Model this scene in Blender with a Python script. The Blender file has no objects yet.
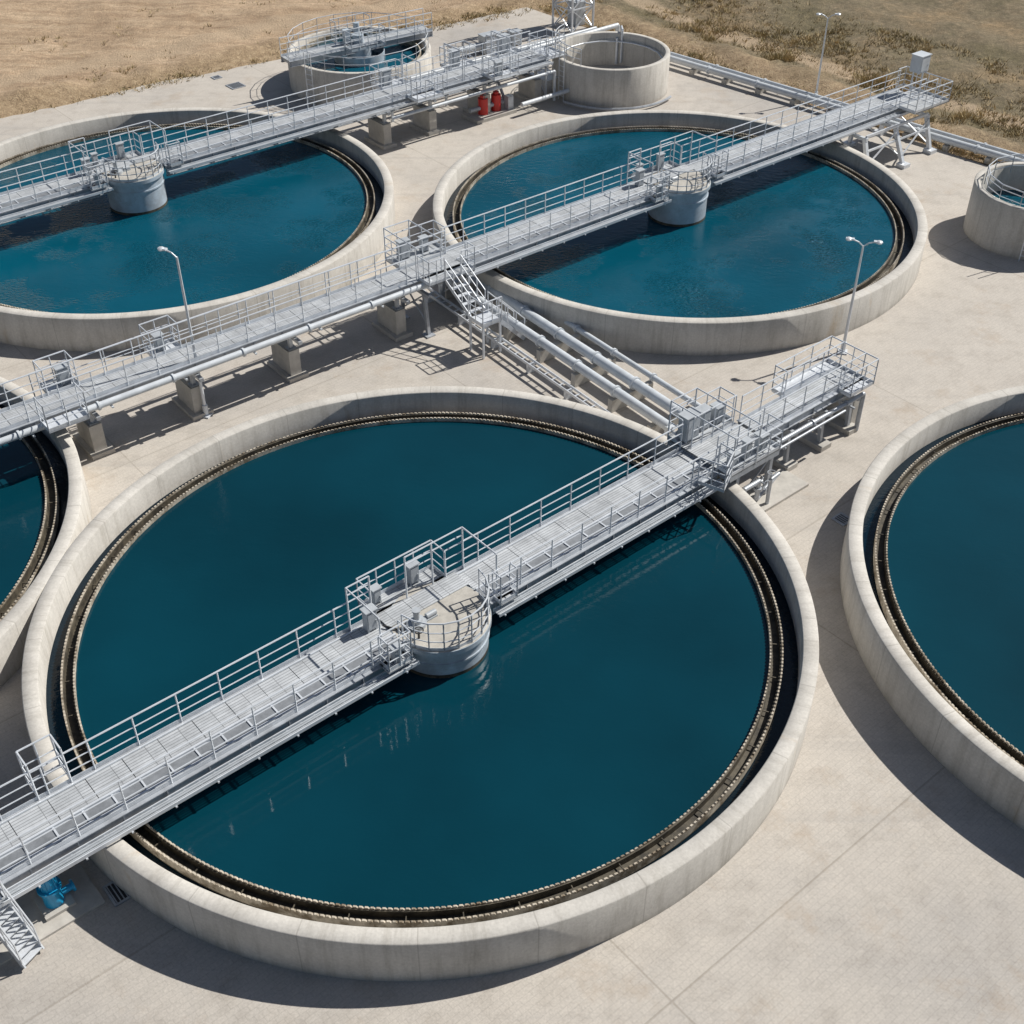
import bpy, math, random
import numpy as np
from mathutils import Vector, Matrix, noise
random.seed(7)
scene=bpy.context.scene
R=math.radians

# ------------------------------------------------------------------ materials
def new_mat(name):
    m=bpy.data.materials.new(name); m.use_nodes=True
    nt=m.node_tree; nt.nodes.clear()
    out=nt.nodes.new('ShaderNodeOutputMaterial'); b=nt.nodes.new('ShaderNodeBsdfPrincipled')
    nt.links.new(b.outputs[0],out.inputs[0])
    return m,nt,b
def N(nt,t,**kw):
    n=nt.nodes.new(t)
    for k,v in kw.items():
        if k in n.inputs: n.inputs[k].default_value=v
        else: setattr(n,k,v)
    return n
def L(nt,a,b): nt.links.new(a,b)
def coords(nt,kind='Object',scale=(1,1,1),rot=(0,0,0)):
    tc=N(nt,'ShaderNodeTexCoord'); mp=N(nt,'ShaderNodeMapping')
    mp.inputs['Scale'].default_value=scale; mp.inputs['Rotation'].default_value=rot
    L(nt,tc.outputs[kind],mp.inputs[0]); return mp.outputs[0]
def wcoords(nt,scale=(1,1,1),rot=(0,0,0)):
    tc=N(nt,'ShaderNodeNewGeometry'); mp=N(nt,'ShaderNodeMapping')
    mp.inputs['Scale'].default_value=scale; mp.inputs['Rotation'].default_value=rot
    L(nt,tc.outputs['Position'],mp.inputs[0]); return mp.outputs[0]
def noise_n(nt,vec,scale,detail=3,rough=.6):
    n=N(nt,'ShaderNodeTexNoise'); n.inputs['Scale'].default_value=scale
    n.inputs['Detail'].default_value=detail; n.inputs['Roughness'].default_value=rough
    L(nt,vec,n.inputs['Vector']); return n.outputs[0]
def ramp(nt,fac,stops):
    r=N(nt,'ShaderNodeValToRGB'); e=r.color_ramp.elements
    while len(e)>1: e.remove(e[-1])
    e[0].position=stops[0][0]; e[0].color=(*stops[0][1],1)
    for p,c in stops[1:]:
        x=e.new(p); x.color=(*c,1)
    L(nt,fac,r.inputs[0]); return r.outputs[0]
def mix(nt,fac,a,b,mode='MIX'):
    m=N(nt,'ShaderNodeMix',data_type='RGBA',blend_type=mode)
    for s,v in ((0,fac),(6,a),(7,b)):
        if hasattr(v,'is_output'): L(nt,v,m.inputs[s])
        elif s==0: m.inputs[0].default_value=v
        else: m.inputs[s].default_value=(*v,1)
    return m.outputs[2]
def bump(nt,b,h,strength=.3,dist=.02,base=None):
    n=N(nt,'ShaderNodeBump'); n.inputs['Distance'].default_value=dist
    if hasattr(strength,'is_output'): L(nt,strength,n.inputs['Strength'])
    else: n.inputs['Strength'].default_value=strength
    if base is not None: L(nt,base,n.inputs['Normal'])
    L(nt,h,n.inputs['Height']); L(nt,n.outputs[0],b.inputs['Normal']); return n.outputs[0]
def g(v): return (v,v,v)

def mat_pad():
    m,nt,b=new_mat('paved_concrete')
    w=wcoords(nt); wr=wcoords(nt,rot=(0,0,R(-40)))
    br=N(nt,'ShaderNodeTexBrick'); L(nt,wr,br.inputs['Vector'])
    br.inputs['Scale'].default_value=1; br.inputs['Brick Width'].default_value=.34; br.inputs['Row Height'].default_value=.17
    br.inputs['Mortar Size'].default_value=.009; br.inputs['Mortar Smooth'].default_value=.5
    br.inputs['Color1'].default_value=(.520,.482,.435,1); br.inputs['Color2'].default_value=(.497,.461,.417,1); br.inputs['Mortar'].default_value=(.435,.404,.365,1)
    big=noise_n(nt,w,.10,5,.62); med=noise_n(nt,w,1.1,5,.7); fine=noise_n(nt,w,16,2,.7)
    c=mix(nt,1,br.outputs[0],ramp(nt,big,[(.3,(.82,.825,.84)),(.5,(1,.99,.975)),(.72,(1.09,1.08,1.06))]),'MULTIPLY')
    c=mix(nt,1,c,ramp(nt,med,[(.28,(.84,.83,.82)),(.5,g(1.)),(.75,g(1.05))]),'MULTIPLY')
    c=mix(nt,1,c,ramp(nt,fine,[(.3,g(.87)),(.7,g(1.08))]),'MULTIPLY')
    b2=N(nt,'ShaderNodeTexBrick'); L(nt,wr,b2.inputs['Vector']); b2.offset=0
    b2.inputs['Scale'].default_value=1; b2.inputs['Brick Width'].default_value=13; b2.inputs['Row Height'].default_value=9.5
    b2.inputs['Mortar Size'].default_value=.03; b2.inputs['Color1'].default_value=(1,1,1,1); b2.inputs['Color2'].default_value=(.96,.957,.955,1); b2.inputs['Mortar'].default_value=(.80,.79,.77,1)
    c=mix(nt,1,c,b2.outputs[0],'MULTIPLY')
    st=noise_n(nt,w,.35,6,.75)
    c=mix(nt,ramp(nt,st,[(.55,g(0)),(.69,g(.45))]),c,(.37,.285,.205))
    ty=noise_n(nt,wcoords(nt,(.05,1.3,1),(0,0,R(-52))),1.0,4,.6)
    c=mix(nt,ramp(nt,ty,[(.57,g(0)),(.68,g(.25))]),c,(.33,.31,.29))
    L(nt,c,b.inputs['Base Color']); b.inputs['Roughness'].default_value=.88
    bump(nt,b,fine,.3,.01)
    return m
def mat_wall():
    m,nt,b=new_mat('cast_concrete')
    tc=N(nt,'ShaderNodeTexCoord'); uv=tc.outputs['UV']
    mp=N(nt,'ShaderNodeMapping'); mp.inputs['Scale'].default_value=(1,.1,1); L(nt,uv,mp.inputs[0])
    streak=noise_n(nt,mp.outputs[0],2.6,5,.72)
    w=wcoords(nt); big=noise_n(nt,w,.5,4,.65); fine=noise_n(nt,w,12,3,.7)
    c=mix(nt,1,(.58,.552,.505),ramp(nt,streak,[(.3,(.77,.76,.74)),(.5,g(.98)),(.7,g(1.06))]),'MULTIPLY')
    c=mix(nt,1,c,ramp(nt,big,[(.3,(.85,.845,.84)),(.6,g(1.04))]),'MULTIPLY')
    c=mix(nt,1,c,ramp(nt,fine,[(.3,g(.88)),(.7,g(1.07))]),'MULTIPLY')
    sx=N(nt,'ShaderNodeSeparateXYZ'); L(nt,uv,sx.inputs[0])
    md=N(nt,'ShaderNodeMath',operation='FRACT'); d=N(nt,'ShaderNodeMath',operation='DIVIDE'); d.inputs[1].default_value=2.9
    L(nt,sx.outputs[0],d.inputs[0]); L(nt,d.outputs[0],md.inputs[0])
    lt=N(nt,'ShaderNodeMath',operation='LESS_THAN'); lt.inputs[1].default_value=.012; L(nt,md.outputs[0],lt.inputs[0])
    mu=N(nt,'ShaderNodeMath',operation='MULTIPLY'); mu.inputs[1].default_value=.4; L(nt,lt.outputs[0],mu.inputs[0])
    c=mix(nt,mu.outputs[0],c,(.26,.24,.21))
    mp2=N(nt,'ShaderNodeMapping'); mp2.inputs['Scale'].default_value=(.35,.12,1); mp2.inputs['Location'].default_value=(3,0,0); L(nt,uv,mp2.inputs[0])
    rs=noise_n(nt,mp2.outputs[0],1.6,5,.7)
    c=mix(nt,ramp(nt,rs,[(.61,g(0)),(.75,g(.55))]),c,(.42,.29,.14))
    sz=N(nt,'ShaderNodeSeparateXYZ'); L(nt,w,sz.inputs[0])
    ad=N(nt,'ShaderNodeMath',operation='MULTIPLY_ADD'); ad.inputs[1].default_value=.5; L(nt,streak,ad.inputs[0]); L(nt,sz.outputs[2],ad.inputs[2])
    c=mix(nt,ramp(nt,ad.outputs[0],[(.26,g(.4)),(.5,g(0))]),c,(.27,.25,.21))
    L(nt,c,b.inputs['Base Color']); b.inputs['Roughness'].default_value=.85
    bump(nt,b,fine,.3,.01)
    return m
def mat_simple(name,col,rough=.6,metal=0,var=.15,scale=3,stain=None):
    m,nt,b=new_mat(name)
    w=wcoords(nt); n1=noise_n(nt,w,scale,4,.7)
    c=mix(nt,1,col,ramp(nt,n1,[(.3,g(1-var)),(.7,g(1+var*.6))]),'MULTIPLY')
    if stain:
        n3=noise_n(nt,w,scale*.7,5,.75)
        c=mix(nt,ramp(nt,n3,[(.46,g(0)),(.60,g(.85))]),c,stain)
    L(nt,c,b.inputs['Base Color']); b.inputs['Roughness'].default_value=rough; b.inputs['Metallic'].default_value=metal
    return m
def mat_water(name,col,st,sc=1.6,s_hi=None,chop=False):
    m,nt,b=new_mat(name)
    w=wcoords(nt); big=noise_n(nt,w,.14,3,.5)
    c=mix(nt,1,col,ramp(nt,big,[(.3,g(.8)),(.7,g(1.25))]),'MULTIPLY')
    L(nt,c,b.inputs['Base Color']); b.inputs['Roughness'].default_value=.05; b.inputs['IOR'].default_value=1.35
    w2=wcoords(nt,(1.0,1.8,1),(0,0,R(25)))
    a=noise_n(nt,w2,sc,4,.62)
    s_hi=s_hi or st*2
    br=noise_n(nt,w,.2,2,.5)
    r=ramp(nt,br,[(.38,g(st)),(.62,g(s_hi))])
    n1=bump(nt,b,a,r,.04)
    if chop:
        f=noise_n(nt,w2,5.5,2,.6); k=noise_n(nt,w,.3,3,.6)
        bump(nt,b,f,ramp(nt,k,[(.47,g(.08)),(.60,g(1.0))]),.10,n1)
    return m
def mat_terrain():
    m,nt,b=new_mat('dry_earth')
    w=wcoords(nt)
    at=N(nt,'ShaderNodeAttribute',attribute_name='band'); asd=N(nt,'ShaderNodeAttribute',attribute_name='side')
    n1=noise_n(nt,w,.16,6,.65); n2=noise_n(nt,w,2.2,6,.78); n3=noise_n(nt,w,9,3,.75)
    mp=wcoords(nt,(.10,1.5,1),(0,0,R(-24))); rows=noise_n(nt,mp,1.0,5,.72)
    left=ramp(nt,rows,[(.3,(.35,.24,.15)),(.5,(.50,.365,.24)),(.7,(.60,.46,.315))])
    left=mix(nt,1,left,ramp(nt,n2,[(.3,g(.74)),(.65,g(1.1))]),'MULTIPLY')
    left=mix(nt,1,left,ramp(nt,n1,[(.35,(.78,.75,.72)),(.6,g(1.06))]),'MULTIPLY')
    right=ramp(nt,n2,[(.25,(.095,.078,.046)),(.5,(.20,.158,.096)),(.72,(.34,.265,.165))])
    right=mix(nt,1,right,ramp(nt,n1,[(.3,(.66,.70,.56)),(.5,g(.95)),(.68,(1.3,1.17,1.05))]),'MULTIPLY')
    c=mix(nt,asd.outputs['Fac'],left,right)
    marg=ramp(nt,n2,[(.3,(.20,.14,.08)),(.5,(.37,.265,.16)),(.7,(.52,.40,.255))])
    ad=N(nt,'ShaderNodeMath',operation='MULTIPLY_ADD'); ad.inputs[1].default_value=4; L(nt,n1,ad.inputs[0]); L(nt,at.outputs['Fac'],ad.inputs[2])
    dv=N(nt,'ShaderNodeMath',operation='DIVIDE'); dv.inputs[1].default_value=10; L(nt,ad.outputs[0],dv.inputs[0])
    c=mix(nt,ramp(nt,dv.outputs[0],[(.42,g(1)),(.60,g(0))]),c,marg)
    c=mix(nt,ramp(nt,dv.outputs[0],[(.72,g(0)),(.78,g(.75)),(.92,g(.75)),(.99,g(0))]),c,(.47,.355,.24))
    c=mix(nt,1,c,ramp(nt,n3,[(.3,g(.68)),(.7,g(1.2))]),'MULTIPLY')
    L(nt,c,b.inputs['Base Color']); b.inputs['Roughness'].default_value=.95
    bump(nt,b,n3,.9,.1)
    return m
def mat_grate():
    m,nt,b=new_mat('steel_grating')
    tc=coords(nt,'Object')
    br=N(nt,'ShaderNodeTexBrick'); L(nt,tc,br.inputs['Vector']); br.offset=0
    br.inputs['Scale'].default_value=1; br.inputs['Brick Width'].default_value=1.0; br.inputs['Row Height'].default_value=.10
    br.inputs['Mortar Size'].default_value=.010
    br.inputs['Color1'].default_value=(.585,.605,.625,1); br.inputs['Color2'].default_value=(.49,.51,.53,1); br.inputs['Mortar'].default_value=(.25,.26,.27,1)
    n1=noise_n(nt,tc,1.2,4,.7)
    c=mix(nt,1,br.outputs[0],ramp(nt,n1,[(.3,g(.72)),(.7,g(1.12))]),'MULTIPLY')
    L(nt,c,b.inputs['Base Color']); b.inputs['Roughness'].default_value=.5; b.inputs['Metallic'].default_value=.15
    return m
M={}
M['pad']=mat_pad(); M['wall']=mat_wall()
M['galv']=mat_simple('galvanised_steel',(.69,.72,.76),.36,.2,.14,2)
M['galv2']=mat_simple('weathered_steel',(.43,.455,.49),.45,.25,.25,2)
M['gap_shade']=mat_simple('gap_shade_steel',(.25,.265,.285),.55,.2,.3,2)  # dark tone stands in for shade in the gap between deck lanes
M['white']=mat_simple('light_grey_paint',(.60,.635,.67),.4,0,.15,2)
M['boxgrey']=mat_simple('cabinet_grey_paint',(.46,.49,.52),.45,.1,.15,2)
M['drum']=mat_simple('drum_paint',(.50,.575,.65),.42,.1,.18,1.5,(.38,.42,.46))
M['drumtop']=mat_simple('drum_deck',(.46,.435,.39),.75,0,.25,2)
M['weir']=mat_simple('weir_lip',(.56,.50,.41),.8,0,.4,2.0,(.15,.11,.065))
M['wet']=mat_simple('wet_concrete',(.035,.04,.038),.35,0,.4,2)
M['algae']=mat_simple('stained_concrete',(.10,.085,.06),.7,0,.5,3,(.03,.026,.02))
M['water']=mat_water('clarified_water',(.0015,.036,.055),.08,1.7,.28)
M['water2']=mat_water('clarified_water_breezy',(.0015,.068,.108),.22,2.2,.7,True)
M['chan']=mat_water('channel_water',(.001,.010,.019),.3,3)
M['terrain']=mat_terrain(); M['grate']=mat_grate()
M['red']=mat_simple('red_paint',(.6,.03,.025),.4,0,.2,3)
M['blue']=mat_simple('blue_paint',(.015,.33,.60),.35,0,.15,3)
M['dark']=mat_simple('dark_rubber_and_pit_shade',(.03,.03,.033),.6,0,.2,3)  # dark fittings; also the painted darkness inside drain pits
M['conc']=mat_simple('precast_concrete',(.49,.465,.425),.85,0,.22,1.5)
M['grass']=mat_simple('dry_grass_blades',(.52,.40,.22),.9,0,.4,.7,(.26,.22,.105))
M['lens']=mat_simple('lamp_lens',(.75,.76,.76),.2,0,.03,3)

# ------------------------------------------------------------------ geometry helper
class G:
    def __init__(s): s.v=[];s.f=[]
    def add(s,vs,fs):
        o=len(s.v); s.v+= [tuple(x) for x in vs]; s.f+=[tuple(i+o for i in f) for f in fs]
    def beam(s,a,b,w,h):
        a=Vector(a);b=Vector(b);d=(b-a)
        if d.length<1e-6: return
        d.normalize(); up=Vector((0,0,1))
        if abs(d.z)>.95: up=Vector((1,0,0))
        x=d.cross(up).normalized(); y=x.cross(d).normalized()
        vs=[]
        for p in (a,b):
            for sx,sy in ((-1,-1),(1,-1),(1,1),(-1,1)): vs.append(p+x*sx*w/2+y*sy*h/2)
        s.add(vs,[(0,3,2,1),(4,5,6,7),(0,1,5,4),(1,2,6,5),(2,3,7,6),(3,0,4,7)])
    def box(s,c,sz,rz=0):
        c=Vector(c);m=Matrix.Rotation(rz,3,'Z');vs=[]
        for z in (-1,1):
            for x,y in ((-1,-1),(1,-1),(1,1),(-1,1)):
                vs.append(c+m@Vector((x*sz[0]/2,y*sz[1]/2,z*sz[2]/2)))
        s.add(vs,[(0,3,2,1),(4,5,6,7),(0,1,5,4),(1,2,6,5),(2,3,7,6),(3,0,4,7)])
    def tube(s,a,b,r,n=8,r2=None):
        a=Vector(a);b=Vector(b);d=b-a
        if d.length<1e-6: return
        d.normalize(); up=Vector((0,0,1)) if abs(d.z)<.95 else Vector((1,0,0))
        x=d.cross(up).normalized();y=x.cross(d)
        r2=r if r2 is None else r2; vs=[]
        for p,rr in ((a,r),(b,r2)):
            for k in range(n):
                t=2*math.pi*k/n; vs.append(p+x*math.cos(t)*rr+y*math.sin(t)*rr)
        fs=[(k,(k+1)%n,n+(k+1)%n,n+k) for k in range(n)]
        fs=[tuple(reversed(f)) for f in fs]
        s.add(vs,fs+[tuple(range(n)),tuple(reversed(range(n,2*n)))])
    def poly(s,pts,r,n=8):
        for i in range(len(pts)-1):
            s.tube(pts[i],pts[i+1],r,n)
    def rev(s,prof,n=128,c=(0,0),closed=True,a0=0,a1=2*math.pi):
        full=abs(a1-a0-2*math.pi)<1e-6; vs=[];fs=[];m=len(prof);cnt=n if full else n+1
        for k in range(cnt):
            t=a0+(a1-a0)*k/n
            for r,z in prof: vs.append((c[0]+r*math.cos(t),c[1]+r*math.sin(t),z))
        for k in range(n):
            k2=(k+1)%cnt
            for i in range(m if closed else m-1):
                j=(i+1)%m; fs.append((k*m+i,k2*m+i,k2*m+j,k*m+j))
        s.add(vs,fs)
    def torus(s,c,r,rr,axis='Z',n=16,a0=0,a1=2*math.pi):
        pts=[]
        for k in range(n+1):
            t=a0+(a1-a0)*k/n
            o={'Z':(math.cos(t),math.sin(t),0),'X':(0,math.cos(t),math.sin(t)),'Y':(math.cos(t),0,math.sin(t))}[axis]
            pts.append(Vector(c)+Vector(o)*r)
        s.poly(pts,rr,6)
    def rail(s,pts,h=1.1,sp=1.25,toe=True,r=.024,mids=(.37,.72)):
        pts=[Vector(p) for p in pts]
        for i in range(len(pts)-1):
            a,b=pts[i],pts[i+1];l=(b-a).length;k=max(1,round(l/sp))
            for j in range(k+1):
                p=a.lerp(b,j/k); s.tube(p,p+Vector((0,0,h)),r,6)
            for m in mids: s.tube(a+Vector((0,0,m)),b+Vector((0,0,m)),r*.8,6)
            s.tube(a+Vector((0,0,h)),b+Vector((0,0,h)),r*1.15,6)
            if toe: s.beam(a+Vector((0,0,.07)),b+Vector((0,0,.07)),.012,.13)
    def obj(s,name,mat,parent=None,smooth=True,uvr=None):
        me=bpy.data.meshes.new(name); me.from_pydata(s.v,[],s.f); me.update()
        if smooth:
            me.shade_smooth(); me.set_sharp_from_angle(angle=R(46))
        if uvr:
            uvl=me.uv_layers.new(name='UVMap')
            for p in me.polygons:
                ang=[math.atan2(me.vertices[me.loops[li].vertex_index].co.y,me.vertices[me.loops[li].vertex_index].co.x) for li in p.loop_indices]
                if max(ang)-min(ang)>math.pi: ang=[x+2*math.pi if x<0 else x for x in ang]
                for li,an in zip(p.loop_indices,ang):
                    co=me.vertices[me.loops[li].vertex_index].co
                    uvl.data[li].uv=(an*uvr,co.z+math.hypot(co.x,co.y)*1.0)
        me.materials.append(mat)
        o=bpy.data.objects.new(name,me); scene.collection.objects.link(o)
        if parent: o.parent=parent
        return o
def empty(name,loc=(0,0,0),rz=0):
    e=bpy.data.objects.new(name,None); e.empty_display_size=.5; e.location=loc; e.rotation_euler=(0,0,rz)
    scene.collection.objects.link(e); return e

# ------------------------------------------------------------------ clarifier tanks
WZ=.86; RIM=1.6; RO=12.08; RI=11.6
def weir_plate(gm,r,z0,z1,notch,n,th=.03):
    vs=[];fs=[];m=n*4
    for k in range(m):
        t=2*math.pi*k/m; top=z1-(notch if k%4==0 else 0)
        for rr,z in ((r-th/2,z0),(r-th/2,top),(r+th/2,top),(r+th/2,z0)):
            vs.append((rr*math.cos(t),rr*math.sin(t),z))
    for k in range(m):
        k2=(k+1)%m
        for i in range(3): fs.append((k*4+i,k2*4+i,k2*4+i+1,k*4+i+1))
    gm.add(vs,fs)
def clarifier(x,y,wmat,rz=0):
    e=empty('clarifier_tank',(x,y,0),rz)
    w=G(); b=.035
    w.rev([(RO,-.1),(RO,RIM-b),(RO-b,RIM),(RI+b,RIM),(RI,RIM-b),(RI,.1),(RI,-.1)],256,closed=False)
    w.obj('tank_wall',M['wall'],e,uvr=12)
    f=G(); f.rev([(0.01,.2),(RI+.1,.2)],96,closed=False); f.obj('tank_floor',M['wet'],e)
    l=G(); l.rev([(10.70,.3),(10.70,.97),(10.78,.97),(10.78,.72),(11.02,.72),(11.02,.97),(11.10,.97),(11.10,.3)],192,closed=False); l.obj('launder_trough',M['algae'],e)
    p=G(); weir_plate(p,10.72,.82,1.03,.05,460,.045); weir_plate(p,11.08,.7,1.03,.05,460,.05); p.obj('notched_weir',M['weir'],e,smooth=False)
    k=G()
    for i in range(48):
        t=2*math.pi*i/48
        c,s_=math.cos(t),math.sin(t)
        k.beam((10.78*c,10.78*s_,.85),(11.02*c,11.02*s_,.85),.03,.03)
    k.obj('weir_brackets',M['algae'],e,smooth=False)
    wa=G(); wa.rev([(.01,WZ),(10.71,WZ)],128,closed=False); wa.obj('water_surface',wmat,e)
    ch=G(); ch.rev([(11.09,.64),(RI+.02,.64)],128,closed=False); ch.obj('channel_water_surface',M['chan'],e)
    return e
TA=(-2.70,28.23);TB=(8.15,57.17);TC=(-18.02,57.52);TD=(22.95,28.66);TE=(-26.66,30.82)
clarifier(*TA,M['water'],.4);clarifier(*TB,M['water2'],1.7);clarifier(*TC,M['water2'],2.9);clarifier(*TD,M['water'],3.6);clarifier(*TE,M['water'],5)

# ------------------------------------------------------------------ bridges (local frame: x along, +y far side)
def span(e,s0,s1,z,hw=.78,tray=True,pipe=False,gaps=(),gd=.5,toe=True,lanes=True,cut=None):
    # cut=(a,b): near girder, tray and the near half of the deck stop either side of the centre drum
    runs=[(s0,s1)] if not cut else [(s0,cut[0]),(cut[1],s1)]
    incut=lambda s: cut and cut[0]<s<cut[1]
    gs=G()
    for t in (-hw-.06,hw+.06):
        for a,b in (runs if t<0 else [(s0,s1)]):
            gs.beam((a,t,z-gd/2-.03),(b,t,z-gd/2-.03),.03,gd)
            gs.beam((a,t,z-.02),(b,t,z-.02),.17,.03)
            gs.beam((a,t,z-gd-.04),(b,t,z-gd-.04),.17,.03)
    n=int((s1-s0)/1.25)
    for i in range(n+1):
        s=s0+.1+(s1-s0-.2)*i/n
        for t in (-hw-.06,hw+.06):
            if t<0 and incut(s): continue
            gs.box((s,t,z-gd/2-.03),(.025,.15,gd-.02))
        if incut(s): continue
        gs.beam((s,-hw-.05,z-gd*.55),(s,hw+.05,z-gd*.55),.08,.12)
        if i<n:
            s2=s0+.1+(s1-s0-.2)*(i+1)/n; a,b=(-hw,hw) if i%2 else (hw,-hw)
            if not incut(s2): gs.beam((s,a,z-gd*.8),(s2,b,z-gd*.8),.05,.05)
    gs.obj('girders',M['galv2'],e)
    d=G()
    for ra,rb in ((runs if not cut else [runs[0],(cut[0],cut[1]),runs[1]])):
        k=max(1,int((rb-ra)/1.0)); mid=cut and ra==cut[0]
        for i in range(k):
            a=ra+(rb-ra)*i/k;b=ra+(rb-ra)*(i+1)/k
            if mid: d.box(((a+b)/2,hw*.56,z+.055),(b-a-.02,hw*.84,.04))
            else: d.box(((a+b)/2,0,z+.005*((i*7)%3)-.015),(b-a-.02,hw*2-.06,.04))
    d.obj('walkway_deck',M['grate'],e,smooth=False)
    r=G()
    def seg(t,gl):
        cur=s0
        for a,b in sorted(gl):
            if a>cur: r.rail([(cur,t,z),(a,t,z)],toe=toe)
            cur=max(cur,b)
        if cur<s1: r.rail([(cur,t,z),(s1,t,z)],toe=toe)
    ng=[q[1:] for q in gaps if q[0]=='n']+([cut] if cut else [])
    seg(-hw-.02,ng); seg(hw+.02,[q[1:] for q in gaps if q[0]=='f'])
    r.obj('handrails',M['galv'],e)
    if lanes:
        r=G(); q=G()
        for a,b in runs:
            r.beam((a,-.22,z+.055),(b,-.22,z+.055),.07,.09); r.beam((a,-hw+.12,z+.045),(b,-hw+.12,z+.045),.05,.07); r.beam((a,hw-.12,z+.035),(b,hw-.12,z+.035),.05,.05)
            n2=int((b-a)/.8)
            for i in range(n2): r.box((a+.4+i*.8,(-hw-.10)/2,z+.04),(.05,hw-.36,.03))
            q.box(((a+b)/2,(-hw-.10)/2,z+.017),(b-a-.04,hw-.36,.012))  # flat strip laid on the deck, coloured as a shaded gap
        r.obj('kerb_angles',M['galv'],e); q.obj('gap_shade_strip',M['gap_shade'],e,smooth=False)
    if tray:
        c=G(); c2=G()
        for a,b in runs:
            for t in (-hw-.22,-hw-.52): c.beam((a,t,z-.22),(b,t,z-.22),.03,.12)
            for i in range(int((b-a)/.45)):
                s=a+.2+i*.45; c.beam((s,-hw-.22,z-.26),(s,-hw-.52,z-.26),.05,.025)
            for q,t in enumerate((-hw-.29,-hw-.36,-hw-.44)): c2.tube((a,t,z-.22),(b,t,z-.22),.028,6)
        for i in range(n+1):
            s=s0+.1+(s1-s0-.2)*i/n
            if not incut(s): c.beam((s,-hw-.06,z-.31),(s,-hw-.56,z-.31),.05,.05)
        c.obj('cable_tray',M['galv'],e); c2.obj('cables',M['boxgrey'],e)
    if pipe:
        c=G()
        for a,b in runs:
            c.tube((a,-hw-.38,z-.15),(b,-hw-.38,z-.15),.13,14)
            for i in range(int((b-a)/3)):
                s=a+1+i*3; c.tube((s,-hw-.38,z-.15),(s+.08,-hw-.38,z-.15),.18,14); c.beam((s+.5,-hw,z-.32),(s+.5,-hw-.56,z-.32),.08,.06)
        c.obj('service_pipe',M['white'],e)
def cabinet(gm,c,sz):
    x,y,z=c; sz=(sz[0]*.85,sz[1]*.85,sz[2]*.85)
    gm.box((x,y,z+sz[2]/2+.06),sz); gm.box((x,y,z+sz[2]+.09),(sz[0]+.08,sz[1]+.08,.04))
    gm.box((x,y-sz[1]/2-.012,z+sz[2]/2+.06),(sz[0]*.82,.02,sz[2]*.84)); gm.box((x+sz[0]*.3,y-sz[1]/2-.035,z+sz[2]*.5),(.03,.03,.14))
    for a in (-1,1):
        for b in (-1,1): gm.box((x+a*sz[0]*.4,y+b*sz[1]*.4,z+.03),(.06,.06,.06))
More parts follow.
